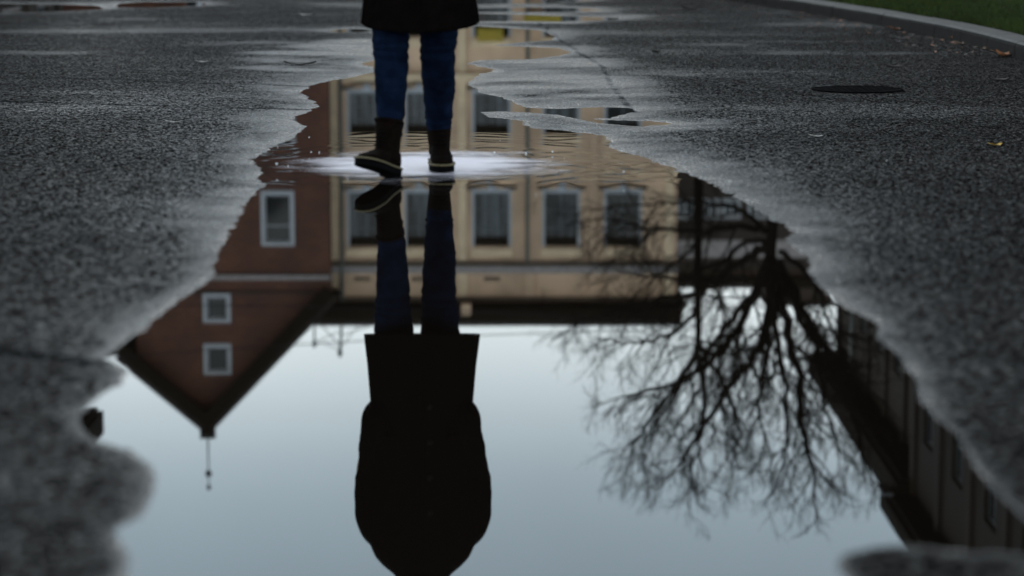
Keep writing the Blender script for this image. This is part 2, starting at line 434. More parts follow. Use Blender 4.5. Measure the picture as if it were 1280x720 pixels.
# churned water, sky reflection painted in as white, where the boots come down, and the drops it throws
f = MB()
n = 72; rings = []
for j, rr in enumerate((.0001,.25,.5,.75,1.0)):
    rings.append([(FEET[0]+.02+rr*.84*math.cos(2*PI*k/n), FEET[1]+.06+rr*.92*math.sin(2*PI*k/n), .0042) for k in range(n)])
vs = [v for r_ in rings for v in r_]
f.add(vs, [(j*n+k, j*n+(k+1)%n, (j+1)*n+(k+1)%n, (j+1)*n+k) for j in range(4) for k in range(n)])
tag(f.build('churned_water_sky_white', mFoamSky), 'pale patch of churned water around the two boots, sky reflection painted white', 'splash', kind='stuff')
f = MB()
for i in range(34):
    a = random.random()*2*PI; rr = .25+random.random()**1.3*.9
    f.ball((FEET[0]+rr*math.cos(a)*1.1, FEET[1]+rr*math.sin(a)*1.3+.15, .003+random.random()**3*.05), .0018+random.random()**3*.0035, 6, 4)
mDrop = mat('water_drop', (.7,.7,.72), .05)
tag(f.build('water_drops', mDrop, smooth=True), 'scattered small bright water drops thrown up around the boots', 'water drops', kind='stuff')

# ------------------------------------------------------------------ kerb and grass at the right
kb = [G(x, y) for x, y in [(958,9),(1050,24.5),(1145,43),(1215,59.5),(1280,78)]]
kb = [Vector((kb[0].x-.12*9+0, kb[0].y+9, 0))] + kb
d0 = (kb[0]-kb[1]).normalized(); kb = [kb[0]+d0*7] + kb
d1 = (kb[-1]-kb[-2]).normalized(); kb = kb+[kb[-1]+d1*6, kb[-1]+d1*22]
# smooth curve through them
def catmull(p, n=14):
    out = []
    for i in range(len(p)-1):
        a, b, c, d = p[max(i-1,0)], p[i], p[i+1], p[min(i+2,len(p)-1)]
        for j in range(n):
            t = j/n
            out.append(.5*((2*b)+(c-a)*t+(2*a-5*b+4*c-d)*t*t+(3*b-a-3*c+d)*t**3))
    return out+[p[-1]]
kc = catmull(kb)
print('kerb', [(round(k.x,2), round(k.y,2)) for k in kb])
prof = [(0,-.02),(0,.085),(.008,.105),(.03,.118),(.22,.122),(.235,.115),(.235,-.02)]
KW = .235
k_ = MB(); vs = []
arc = [0.0]
for i in range(len(kc)-1): arc.append(arc[-1]+(kc[i+1]-kc[i]).length)
sts = []
q_ = 0.0
while q_ < arc[-1]-1.1:
    o_ = random.uniform(-.004,.004)
    sts += [(q_+.006, o_), (q_+.02, o_), (q_+.35, o_), (q_+.65, o_), (q_+.98, o_), (q_+.994, o_), (q_+.995, -.028), (q_+1.0, -.028), (q_+1.005, -.028)]; q_ += 1.0
kx_ = np.interp([a for a,_ in sts], arc, [p.x for p in kc]); ky_ = np.interp([a for a,_ in sts], arc, [p.y for p in kc])
ks = [Vector((a, b, 0)) for a, b in zip(kx_, ky_)]
for i, p in enumerate(ks):
    d = (ks[min(i+6,len(ks)-1)]-ks[max(i-6,0)]).normalized(); nrm = Vector((-d.y, d.x, 0))
    if nrm.x < 0: nrm = -nrm
    jt = sts[i][1]
    for a, h in prof: vs.append(p+nrm*(a-min(jt,0)*.8 if a < .2 else a)+Vector((0,0,h+.01+jt*.7)))
m_ = len(prof)
k_.add(vs, [(i*m_+j, (i+1)*m_+j, (i+1)*m_+j+1, i*m_+j+1) for i in range(len(ks)-1) for j in range(m_-1)])
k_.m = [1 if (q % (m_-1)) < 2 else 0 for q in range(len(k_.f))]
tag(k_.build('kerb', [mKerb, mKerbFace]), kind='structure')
lw = MB(); vs = []
for i, p in enumerate(kc):
    d = (kc[min(i+1,len(kc)-1)]-kc[max(i-1,0)]).normalized(); nrm = Vector((-d.y, d.x, 0))
    if nrm.x < 0: nrm = -nrm
    for a, h in ((KW,.112),(2,.13),(9,.15),(60,.15)): vs.append(p+nrm*a+Vector((0,0,h)))
lw.add(vs, [(i*4+j, (i+1)*4+j, (i+1)*4+j+1, i*4+j+1) for i in range(len(kc)-1) for j in range(3)])
tag(lw.build('lawn', mLawn), kind='structure')
# blades
NB = 90000
ti = rng.random(NB)*(len(kc)-1); i0 = ti.astype(int); tf = ti-i0
kx = np.array([p.x for p in kc]); ky = np.array([p.y for p in kc])
bx = kx[i0]*(1-tf)+kx[i0+1]*tf; by = ky[i0]*(1-tf)+ky[i0+1]*tf
off = KW+.0+rng.random(NB)**1.4*4.5
dx = kx[i0+1]-kx[i0]; dy = ky[i0+1]-ky[i0]; L = np.hypot(dx, dy); nx, ny = -dy/L, dx/L
sg = np.where(nx < 0, -1, 1); bx = bx+nx*sg*off; by = by+ny*sg*off
keep = (by > 9) & (by < 55); bx, by = bx[keep], by[keep]; NB = len(bx)
hgt = .03+.05*rng.random(NB)*(.6+.8*(vnoise(bx*2, by*2, 77))); ang = rng.random(NB)*2*PI
wdt = .004+.004*rng.random(NB); ln = .03*rng.normal(size=(NB,2))
z0 = .115
vs = np.zeros((NB,3,3)); vs[:,0,0] = bx-np.cos(ang)*wdt; vs[:,0,1] = by-np.sin(ang)*wdt; vs[:,0,2] = z0
vs[:,1,0] = bx+np.cos(ang)*wdt; vs[:,1,1] = by+np.sin(ang)*wdt; vs[:,1,2] = z0
vs[:,2,0] = bx+ln[:,0]; vs[:,2,1] = by+ln[:,1]; vs[:,2,2] = z0+hgt
me = bpy.data.meshes.new('grass'); me.vertices.add(NB*3); me.vertices.foreach_set('co', vs.ravel().astype(np.float32))
me.loops.add(NB*3); me.loops.foreach_set('vertex_index', np.arange(NB*3, dtype=np.int32))
me.polygons.add(NB); me.polygons.foreach_set('loop_start', np.arange(0, NB*3, 3, dtype=np.int32)); me.update(calc_edges=True)
me.materials.append(mGrass)
tag(link('grass', me), 'short dark green grass growing behind the kerb', 'grass', kind='stuff')

# ------------------------------------------------------------------ manhole, leaves
p = G(1071.5, 115.2)
mh = MB(); n = 48; rr = .245
def disc(z, r0, r1, z1):
    mh.add([(r0*math.cos(2*PI*k/n), r0*math.sin(2*PI*k/n), z) for k in range(n)]+[(r1*math.cos(2*PI*k/n), r1*math.sin(2*PI*k/n), z1) for k in range(n)],
           [(k, (k+1)%n, n+(k+1)%n, n+k) for k in range(n)])
disc(.0, .262, .262, .006); disc(.006, .262, .247, .006); disc(.006, .247, .247, .002)
ring_mb = mh; mh = MB()
disc(.003, .001, .243, .003); disc(.003, .243, .243, -.004)
for i in range(-5, 6):
    for j in range(-5, 6):
        if (i*i+j*j)**.5*.04 < .215 and (i+j) % 2 == 0: mh.box(i*.04-.014, i*.04+.014, j*.04-.006, j*.04+.006, .003, .0055)
root = empty('manhole_cover', (p.x, p.y, .0145))
tag(root, 'round black iron manhole cover set in the asphalt right of the puddle', 'manhole cover')
mh.build('lid', mManhole, root); ring_mb.build('ring', mManhole, root)

def leaf_mesh(name, m, L, W_, curl, seed):
    r_ = random.Random(seed); b = MB(); nu, nv = 9, 5; vs = []
    for i in range(nu):
        t = i/(nu-1); wd = W_*math.sin(PI*min(t*1.02,1))**.8*(1+.25*math.sin(t*19+seed))+.0006
        for j in range(nv):
            q = (j/(nv-1)-.5)*2
            vs.append(((t-.5)*L, q*wd/2, .002+curl*L*((t-.5)**2*2.2+q*q*.25)+.002*r_.random()))
    b.add(vs, [(i*nv+j, (i+1)*nv+j, (i+1)*nv+j+1, i*nv+j+1) for i in range(nu-1) for j in range(nv-1)])
    b.tube([(-L*.5,0,.003+curl*L*.5),(-L*.62,.002,.004+curl*L*.6),(-L*.78,.01,.006+curl*L*.7)], .0012, 4)
    return b.mesh(name, m, True)
leaves = [
 (1196,53,mLeafB,.12,.08,.8,40,'brown curled leaf at the kerb foot, leftmost of the group near the picture edge'),
 (1203,57,mLeafP,.10,.08,.5,10,'pale pinkish leaf lying beside a brown one below the kerb'),
 (1233,64,mLeafP,.09,.07,.6,70,'small pale leaf in the gutter between two larger clumps'),
 (1256,73,mLeafB,.15,.11,.9,20,'large reddish brown curled leaf at the kerb foot, nearest the right edge'),
 (1246,186,mLeafY,.055,.035,.5,30,'small bright yellow leaf alone on the asphalt at the right'),
 (1022,174.5,mLeafW,.05,.03,.3,5,'whitish leaf scrap on the asphalt below the manhole cover'),
 (219,156.5,mLeafW,.06,.03,.3,5,'whitish leaf scrap on the left asphalt close to the cracks'),
 (40,142,mLeafW,.05,.03,.3,15,'whitish leaf scrap at the far left just below the crack'),
 (254,80,mLeafW,.07,.05,.3,0,'pale leaf on the left asphalt beyond the cracks'),
 (382,21,mLeafW,.11,.09,.5,0,'far pale leaf on the asphalt to the left of the coat'),
 (375,83.5,mLeafD,.22,.12,.3,0,'flat dark wet leaf left of the jeans by the water'),
 (862,13,mLeafD,.20,.14,.6,0,'dark leaf clump far off on the asphalt near the kerb end'),
 (821,68,mLeafD,.09,.08,.6,50,'small dark leaf on the asphalt right of the road joint'),
 (1056,56,mLeafD,.16,.09,.3,0,'dark flattened leaf beyond the manhole cover'),
 (1118,86,mLeafD,.14,.07,.3,0,'dark flattened leaf between the manhole cover and the kerb'),
 (1250,103,mLeafD,.14,.07,.3,0,'dark flattened leaf at the right edge below the kerb leaves'),
 (1097,405,mLeafW,.022,.016,.4,0,'tiny pale scrap on the right rim of the puddle'),
 (1066,20,mLeafB,.14,.10,.6,0,'far brown leaf lying at the foot of the kerb'),
 (1122,39,mLeafB,.13,.10,.6,0,'brown leaf in the gutter halfway along the visible kerb'),
]
for i, (x, y, m, L, W_, cu, rz, lb) in enumerate(leaves):
    p = G(x, y)
    o = link('leaf', leaf_mesh('leaf', m, L, W_, cu*.5, i)); o.location = (p.x, p.y, .012); o.rotation_euler = (0,0,R(rz))
    tag(o, lb, 'leaf', 'fallen leaves on the asphalt')
# leaf litter crumbs along the gutter
lt = MB()
for i in range(420):
    t = random.uniform(14, len(kc)-30); j = int(t)
    q = kc[j].lerp(kc[j+1], t-j)
    o_ = -abs(random.gauss(0, .30))-.02; d = kc[j+1]-kc[j]; nrm = Vector((-d.y, d.x, 0)).normalized(); nrm = nrm if nrm.x > 0 else -nrm
    q = q+nrm*o_; a = random.random()*PI; sz = random.uniform(.006,.028)
    e1 = Vector((math.cos(a), math.sin(a), random.uniform(-.1,.3)))*sz; e2 = Vector((-math.sin(a), math.cos(a), random.uniform(-.1,.3)))*sz*.6
    c_ = Vector((q.x, q.y, .017)); lt.mi = random.choice((0,0,1))
    lt.add([c_-e1, c_-e2, c_+e1, c_+e2], [(0,1,2,3)])
tag(lt.build('leaf_litter', [mLeafD, mLeafB]), 'crumbled dark leaf litter gathered along the gutter', 'leaf litter', kind='stuff')

# ------------------------------------------------------------------ buildings
def wall_with_holes(x0, x1, z0, z1, holes, depth=.25, t=.0, y=0):
    b = MB()
    xs = sorted({x0, x1, *[h[0] for h in holes], *[h[1] for h in holes]}); zs = sorted({z0, z1, *[h[2] for h in holes], *[h[3] for h in holes]})
    xs = [v for v in xs if x0 <= v <= x1]; zs = [v for v in zs if z0 <= v <= z1]
    for a, c in zip(xs[:-1], xs[1:]):
        for d, e in zip(zs[:-1], zs[1:]):
            mx, mz = (a+c)/2, (d+e)/2
            if any(h[0] < mx < h[1] and h[2] < mz < h[3] for h in holes): continue
            b.add([(a,y,d),(c,y,d),(c,y,e),(a,y,e)], [(0,1,2,3)])
    for h in holes:
        a, c, d, e = h
        b.add([(a,y,d),(c,y,d),(c,y,e),(a,y,e),(a,y+depth,d),(c,y+depth,d),(c,y+depth,e),(a,y+depth,e)], [(0,4,5,1),(1,5,6,2),(2,6,7,3),(3,7,4,0)])
    return b
def shell(b, x0, x1, z0, z1, dy):        # sides, back and top of the block
    b.add([(x0,0,z0),(x1,0,z0),(x1,dy,z0),(x0,dy,z0),(x0,0,z1),(x1,0,z1),(x1,dy,z1),(x0,dy,z1)], [(1,2,6,5),(2,3,7,6),(3,0,4,7),(4,5,6,7)])
def window(root, h, m_frame, m_pane, depth=.14, fw=.07, bars_v=1, bars_h=1, sill=None, surround=0, apron=False, sm=None):
    a, c, d, e = h; b = MB()
    y0, y1 = depth-.03, depth+.04
    b.box(a,c,y0,y1,d,d+fw); b.box(a,c,y0,y1,e-fw,e); b.box(a,a+fw,y0,y1,d+fw,e-fw); b.box(c-fw,c,y0,y1,d+fw,e-fw)
    for i in range(bars_v):
        x = a+(c-a)*(i+1)/(bars_v+1); b.box(x-fw*.45,x+fw*.45,y0+.004,y1-.004,d+fw,e-fw)
    for i in range(bars_h):
        z_ = d+(e-d)*(.66 if bars_h == 1 else (i+1)/(bars_h+1)); b.box(a+fw,c-fw,y0+.008,y1-.008,z_-fw*.35,z_+fw*.35)
    if surround:
        s_ = surround
        b.box(a-s_,c+s_,-.03,-.002,e,e+s_); b.box(a-s_,c+s_,-.03,-.002,d-s_,d); b.box(a-s_,a,-.03,-.002,d,e); b.box(c,c+s_,-.03,-.002,d,e)
    w_ = b.build('window', m_frame, root)
    g = MB(); g.box(a+fw*.5, c-fw*.5, depth, depth+.02, d+fw*.5, e-fw*.5); g.build('pane', m_pane, w_)
    if sill:
        s_ = MB(); s_.box(a-.1, c+.1, -.12, -.002, d-.10-surround, d-surround-.002); s_.build('sill', sill, w_)
    if apron:
        o = MB(); W2 = (c-a)/2+.18; mx = (a+c)/2; zt = d-.02
        pts = []
        for i in range(13):
            t = i/12*2-1; pts.append((mx+t*W2, -.07, zt-.13-.22*math.cos(t*PI/2)**1.4))
        o.tube(pts, .055, 6); o.ball((mx-W2,-.07,zt-.15), .09, 8, 6); o.ball((mx+W2,-.07,zt-.15), .09, 8, 6)
        o.build('apron_moulding', mOrn, w_)
        q = MB(); q.ball((mx,-.08,zt-.17), (.15,.07,.14), 10, 6); q.box(mx-.3,mx+.3,-.05,-.002,zt-.12,zt-.02); q.build('cartouche', mPale, w_)
    return w_

# cream town house, straight ahead
D = 84.0
A = M(413, 300, D); Bv = M(846, 300, D)
root = empty('cream_townhouse', (A.x, D, 0))
tag(root, 'long cream rendered town house with tall dark windows and a heavy dark eave', 'town house')
def lx(x, y=300): return M(x, y, D).x-A.x
def lz(y): return M(640, y, D).z
wpx = [(437,481),(508,541),(593,636),(681,722),(758,799)]
rows = [(241,308),(116,168),(-6,46)]
holes = []
for a, c in wpx:
    for r0, r1 in rows: holes.append((lx(a,(r0+r1)/2), lx(c,(r0+r1)/2), lz(r0), lz(r1)))
zt = lz(402)
wb = wall_with_holes(0, Bv.x-A.x, 0, zt-.1, holes, .3)
shell(wb, 0, Bv.x-A.x, 0, zt-.1, 12)
wb.build('wall', mCream, root)
for h in holes:
    wn_ = window(root, h, mFrame, mPaneT if h[0] < 8.7 else mPane, .16, .055, 1, 2, None, 0, h[2] > 4)
    q_ = MB(); q_.box(h[0]-.11, h[1]+.11, -.04, -.002, h[2]-.12, h[2]-.003); q_.box(h[0]-.09, h[0]-.003, -.035, -.002, h[2], h[3]); q_.box(h[1]+.003, h[1]+.09, -.035, -.002, h[2], h[3]); q_.build('surround', mPale, wn_)
    q_ = MB(); q_.box(h[0]+.03, h[1]-.03, .02, .12, h[3]-.30, h[3]-.02); q_.build('blind_box', mDarkWood, wn_)
    s_ = MB(); s_.box(h[0]-.12, h[1]+.12, -.06, -.033, h[3]+.08, h[3]+.34); s_.build('lintel', mCreamLt, root)
WX = Bv.x-A.x
c_ = MB(); c_.box(-.05, WX+.05, -.22, -.002, lz(332), lz(338)); c_.box(-.05, WX+.05, -.14, -.002, lz(338), lz(341)); c_.build('string_course', mSill, root)
c_ = MB(); c_.box(-.03, WX+.03, -.12, -.002, lz(326), lz(331)); c_.box(-.03, WX+.03, -.16, -.002, lz(371), lz(377)); c_.build('moulding', mOrn, root)
c_ = MB(); c_.box(-.03, WX+.03, -.18, -.002, lz(211), lz(219)); c_.box(-.03, WX+.03, -.18, -.002, lz(92), lz(101)); c_.build('floor_band', mCreamLt, root)
c_ = MB(); c_.box(-.35, WX+.35, -.75, 12.3, lz(378), lz(381)); c_.box(-.55, WX+.15, -.95, 12.3, lz(381)+.003, lz(402)); c_.build('eave', mDarkWood, root)
for x in (419, 578, 662, 742, 836):
    pz = MB(); a = lx(x-5); c = lx(x+5)
    pz.box(a, c, -.07, -.002, 0, lz(210)); pz.box(a, c, -.07, -.002, lz(220), lz(325)); pz.box(a-.03, c+.03, -.09, -.002, lz(341)+.01, lz(370)); pz.build('pilaster', mCreamLt if x in (419,836,578) else mCream, root)
pz = MB(); pz.box(lx(577), lx(589), -1.0, -.5, lz(375), lz(388)); pz.build('rainwater_head', mCream, root)
for x, zt_ in ((lx(427.5), lz(378)), (lx(659), lz(325))):
    pp = MB(); pp.tube([(x,-.19,0),(x,-.19,zt_)], .07, 8); pp.build('downpipe', mPipe, root)
for x in (452, 524, 615):
    v = MB(); v.box(lx(x)-.28, lx(x)+.28, -.02, .01, lz(346), lz(351)); v.build('attic_vent', mOrn, root)
for a, c, r0, r1 in ((597,618,34,53),(655,690,17,29)):
    aw = MB(); x0, x1 = lx(a,40), lx(c,40)+.3; z1, z0 = lz(r1), lz(r0)
    aw.add([(x0,-.01,z1),(x1,-.01,z1),(x1,-.9,z0+.15),(x0,-.9,z0+.15),(x0,-.9,z0),(x1,-.9,z0),(x0,-.01,z0),(x1,-.01,z0)], [(0,1,2,3),(3,2,5,4),(0,3,4,6),(1,7,5,2)])
    aw.build('awning', mYellow, root)
# chimney stubs well behind the eave (out of sight from the street) and the roof mast
ra = empty('roof_mast', (lx(425)+A.x, D+.6, zt))
tag(ra, 'thin braced aerial mast standing on the eave of the cream town house', 'aerial')
def rp(x, y): q = M(x, y, D+.6); return (q.x-(lx(425)+A.x), 0, q.z-zt)
b = MB(); b.tube([(0,0,-.05), rp(425,444)], .045, 6); b.ball(rp(425,441), (.09,.09,.16), 8, 6); b.build('mast', mIron, ra)
b = MB(); b.tube([(rp(393,402)[0],0,-.05), rp(393,430)], .035, 6); b.ball(rp(393,430), (.08,.08,.13), 8, 6); b.build('short_mast', mIron, ra)
b = MB()
for p0, p1 in (((425,436),(452,402)),((425,432),(398,402)),((425,420),(470,404)),((470,404),(408,404)),((393,425),(425,437)),((425,414),(400,425))):
    b.tube([rp(*p0), rp(*p1)], .02, 4)
b.build('stay', mIron, ra)

# red brick house with a gable, left of it
D2 = 83.0
A2 = M(168, 300, D2); B2 = M(412, 300, D2)
root = empty('brick_gable_house', (A2.x, D2, 0))
tag(root, 'red brick house with a steep street gable, pale framed windows and an iron finial', 'house')
def lx(x, y=300): return M(x, y, D2).x-A2.x
def lz(y): return M(640, y, D2).z
holes = [(lx(331), lx(364), lz(243), lz(303)), (lx(258,385), lx(284,385), lz(371), lz(399)), (lx(259,450), lx(285,450), lz(434), lz(464)),
         (lx(331,145), lx(364,145), lz(118), lz(176)), (lx(215,145), lx(248,145), lz(118), lz(176)), (lx(215,270), lx(248,270), lz(243), lz(303)),
         (lx(331,20), lx(364,20), lz(-5), lz(50)), (lx(215,20), lx(248,20), lz(-5), lz(50))]
W2 = B2.x-A2.x
apex = (lx(262,540), lz(532)); le = (lx(165,450), lz(452)); re_ = (W2, lz(372))
wb = wall_with_holes(0, W2, 0, apex[1]+.1, holes, .28)
me = wb.mesh('wall', mBrick)
bm = bmesh.new(); bm.from_mesh(me)
for (p0, p1) in ((le, apex), (apex, re_)):
    d = Vector((p1[0]-p0[0], 0, p1[1]-p0[1])); nrm = Vector((-d.z, 0, d.x))
    bmesh.ops.bisect_plane(bm, geom=bm.verts[:]+bm.edges[:]+bm.faces[:], plane_co=(p0[0],0,p0[1]), plane_no=nrm, clear_outer=True)
bm.to_mesh(me); bm.free()
link('wall', me, root)
sd = MB(); sd.add([(0,0,0),(0,11,0),(0,11,le[1]),(0,0,le[1])], [(0,1,2,3)]); sd.add([(W2,0,0),(W2,11,0),(W2,11,re_[1]),(W2,0,re_[1])], [(0,1,2,3)])
sd.add([(0,11,0),(W2,11,0),(W2,11,re_[1]),(apex[0],11,apex[1]),(0,11,le[1])], [(0,1,2,3,4)])
sd.build('side_wall', mBrick, root)
for h in holes: window(root, h, mPale, mPane, .12, .05, 0, 1 if h[3]-h[2] > 1.2 else 0, None, .12)
c_ = MB(); c_.box(-.03, W2+.02, -.14, -.002, lz(343.5), lz(349)); c_.build('string_course', mSill, root)
for z_a, z_b in ((364,367),(205,211)):
    c_ = MB(); c_.box(-.03, W2+.02, -.08, -.002, lz(z_a), lz(z_b)); c_.build('brick_band', mBrownDk, root)
def roof_slab(p0, p1, th, y0, y1, name, m, under=0):
    b = MB(); d = Vector((p1[0]-p0[0], p1[1]-p0[1])).normalized(); n_ = Vector((-d.y, d.x));
    if n_.y < 0: n_ = -n_
    q = [Vector(p0)-n_*under, Vector(p1)-n_*under, Vector(p1)+n_*th, Vector(p0)+n_*th]
    b.add([(v.x, y0, v.y) for v in q]+[(v.x, y1, v.y) for v in q], [(0,1,2,3),(7,6,5,4),(0,4,5,1),(1,5,6,2),(2,6,7,3),(3,7,4,0)])
    return b.build(name, m, root)
ext = 1.1
dl = Vector((apex[0]-le[0], apex[1]-le[1])).normalized(); l2 = (le[0]-dl.x*.5, le[1]-dl.y*.5)
dr = Vector((apex[0]-re_[0], apex[1]-re_[1])).normalized(); r2 = (re_[0]-dr.x*.25, re_[1]-dr.y*.25)
roof_slab(l2, (apex[0]+.1,apex[1]+.08), .2, -.55, 11.3, 'roof', mRoof); roof_slab(r2, (apex[0]-.1,apex[1]+.08), .2, -.553, 11.3, 'roof', mRoof)
roof_slab(l2, apex, -.003, -.62, -.42, 'bargeboard', mDarkWood, .42); roof_slab(r2, apex, -.003, -.623, -.42, 'bargeboard', mDarkWood, .45)
b = MB(); b.box(l2[0]-.9, l2[0]+.5, -.5, 11, l2[1]-.25, l2[1]+.02); b.build('eave_box', mDarkWood, root)
b = MB(); b.tube([(l2[0]-.95,-.55,l2[1]+.05),(l2[0]-.95,11,l2[1]+.05)], .09, 8); b.tube([(l2[0]-.1,-.57,l2[1]-.1),(l2[0]+.85,-.57,l2[1]-1.05)], .035, 6); b.build('gutter', mPipe, root)
b = MB(); ax, az = apex; ty = -.5
b.box(ax-.26, ax+.26, ty-.12, ty+.14, az+.05, az+.34); b.build('finial_base', mDarkWood, root)
b = MB(); b.tube([(ax,ty,az+.3),(ax,ty,lz(604))], [.035,.018], 6); b.ball((ax,ty,lz(588)), (.12,.12,.13), 10, 8); b.ball((ax,ty,lz(605)), (.08,.08,.10), 10, 8); b.build('finial', mIron, root)

# dark house at the left edge, nearer
def side_house(name, label, x, y0, y1, z1, wx, m, cat='house', over=.6, band=.7, floors=3, nb=4, side=1, mats=None, fr=mFrame):
    """facade runs along the street; x is the facade plane, side=+1 means it stands to the right"""
    L = y1-y0
    root = empty(name, (x, y1 if side > 0 else y0, 0), R(-90) if side > 0 else R(90))
    tag(root, label, cat)
    holes = []
    fh = (z1-1.0)/floors; sp_x = L/nb
    for i in range(nb):
        for j in range(floors):
            xx = (i+.5)*sp_x; holes.append((xx-.62, xx+.62, j*fh+1.1, j*fh+1.1+fh*.58))
    b = wall_with_holes(0, L, 0, z1, holes, .22); shell(b, 0, L, 0, z1, wx); b.build('wall', m, root)
    for h in holes: window(root, h, fr, mPane, .12, .08, 1, 1, mSill, 0)
    b = MB(); b.box(-over, L+over, -over, wx+over, z1, z1+.12); b.box(-over-.12, L+over+.12, -over-.12, wx+over, z1+.123, z1+band); b.build('eave', mDarkWood, root)
    for i in range(nb+1):
        b = MB(); xx = min(max(i*sp_x, .25), L-.25); b.box(xx-.22, xx+.22, -.1, -.002, 0, z1-.01); b.build('pilaster', (mats or [m])[i % len(mats or [m])], root)
    b = MB(); b.box(-.03, L+.03, -.14, -.103, fh, fh+.2); b.box(-.03, L+.03, -.14, -.103, fh*2, fh*2+.2); b.build('string_course', mSill if not mats else mBrownDk, root)
    b = MB(); b.add([(-over,-over,z1+band),(L+over,-over,z1+band),(L+over,wx+over,z1+band),(-over,wx+over,z1+band),(wx*.4,wx*.5,z1+band+1.0),(L-wx*.4,wx*.5,z1+band+1.0)], [(0,1,5,4),(1,2,5),(2,3,4,5),(3,0,4)])
    b.build('roof', mRoof, root)
    return root
q = M(118, 540, 60)
side_house('dark_corner_house', 'dark brown house at the left edge with a boxed eave, before the brick gable', q.x-.6, 44, 60, 11.4, 9, mBrownDk, side=-1)
r1 = side_house('terrace_house', 'long brown terraced house on the right side of the street behind the bare trees', 9.75, 55.6, 71, 11.9, 9, mBrown, nb=5, mats=[mOchre, mPipe, mBrownDk, mBrown], over=.7, band=.75)
r2 = side_house('corner_building', 'dark flat eaved building, nearest on the right side of the street', 9.35, 30, 55, 12.3, 10, mOchre, nb=7, mats=[mBrown, mBrownDk], over=.55, band=.5)
c_ = MB(); c_.box(-.75, .3, -.75, -.5, 12.25, 12.29); c_.build('soffit_trim', mPale, r2)

gw = empty('sky_blocking_wall', (-14.0, 64, 0))  # added wall; blocks bright sky from the far left puddle reflections
tag(gw, 'low dark brick wall added between two houses to block reflected sky', 'wall')
b = MB(); b.box(0, 4.99, 0, .3, 0, 3.3); b.build('wall', mBrick, gw)
b = MB(); b.box(-.05, 5.05, -.06, .36, 3.303, 3.42); b.build('coping', mSill, gw)
b = MB(); b.box(4.993, 5.4, -.08, .40, 0, 3.3); b.build('pier', mBrick, gw)

# brown building far behind the trees
D3 = 97.0; A3 = M(838, 300, D3); B3 = M(1046, 300, D3)
root = empty('distant_brown_building', (A3.x, D3, 0))
tag(root, 'low brown building with a strip of pale windows, far behind the bare trees', 'building')
def lx(x, y=300): return M(x, y, D3).x-A3.x
def lz(y): return M(640, y, D3).z
holes = []
for a, c in ((845,868),(876,898),(904,924),(936,956),(966,986),(998,1018)):
    holes.append((lx(a), lx(c), lz(250), lz(272))); holes.append((lx(a), lx(c), lz(140), lz(180)))
W3 = B3.x-A3.x; b = wall_with_holes(0, W3, 0, lz(346), holes, .2); shell(b, 0, W3, 0, lz(346), 10); b.build('wall', mBrown, root)
for h in holes: window(root, h, mPale, mPaneT, .1, .08, 1, 0, None, .05)
for a, c, m in ((215,246,mBrownDk),(276,298,mBrownDk),(300,322,mSill),(326,336,mBrownDk)):
    b = MB(); b.box(-.02, W3+.02, -.08, -.002, lz(a), lz(c)-.01); b.build('wall_band', m, root)
b = MB(); b.box(-.3, W3+.3, -.5, 10.4, lz(346)+.003, lz(358)); b.build('eave', mDarkWood, root)
b = MB(); b.box(lx(962,370), W3-.1, .6, 8, lz(358)+.003, lz(380)); b.build('attic_block', mBrown, root)
b = MB(); b.box(lx(958,370), W3+.1, .4, 8.2, lz(380)+.003, lz(385)); b.build('attic_eave', mDarkWood, root)
b = MB(); b.box(lx(888,350), lx(905,350), 2, 3.2, lz(358)+.003, lz(372)); b.build('chimney', mBrick, root)

# overhead wires across the street
for (xa_, ya_, za_), (xb_, yb_, zb_), sag, lb in (((-10.9,59,9.9),(9.7,63,9.75),.22,'thin overhead wire crossing the street above the eave line'),
                                   ((-10.9,57,8.2),(9.7,66,10.6),.30,'thin overhead wire slanting up across the cream facade to the right')):
    b = MB(); pts = []
    for i in range(25):
        t = i/24; pts.append((xa_+(xb_-xa_)*t, ya_+(yb_-ya_)*t, za_+(zb_-za_)*t-sag*4*t*(1-t)))
    b.tube(pts, .013, 5); tag(b.build('overhead_wire', mIron), lb, 'wire', 'overhead wires')

# ------------------------------------------------------------------ bare trees
def tube_path(b, pts, r0, r1, n):
    L = len(pts); b.tube(pts, [r0+(r1-r0)*(i/(L-1)) for i in range(L)], n, False)
def twig(b, p, d, L, r, lev, rnd, up):
    n = 4 if lev > 1 else 3
    pts = [p.copy()]; q = p.copy(); dd = d.copy()
    for i in range(n):
        dd = (dd+Vector((rnd.gauss(0,.15), rnd.gauss(0,.15), rnd.gauss(0,.10)+up*.09))).normalized()
        q = q+dd*(L/n); pts.append(q.copy())
    r = max(r, .0042); tube_path(b, pts, r, r*.5, 5 if lev > 2 else 3)
    if lev <= 0: return
    k = 4
    for i in range(k):
        t = .22+.78*(i+rnd.random()*.7)/k; j = min(int(t*n), n-1); pp = pts[j].lerp(pts[j+1], t*n-j)
        side = dd.cross(Vector((rnd.gauss(0,1), rnd.gauss(0,1), rnd.gauss(0,1)))).normalized()
        nd = (dd*.75+side*rnd.uniform(.45,.95)+Vector((0,0,up*.25))).normalized()
        twig(b, pp, nd, L*rnd.uniform(.48,.68), r*.52, lev-1, rnd, up)
    
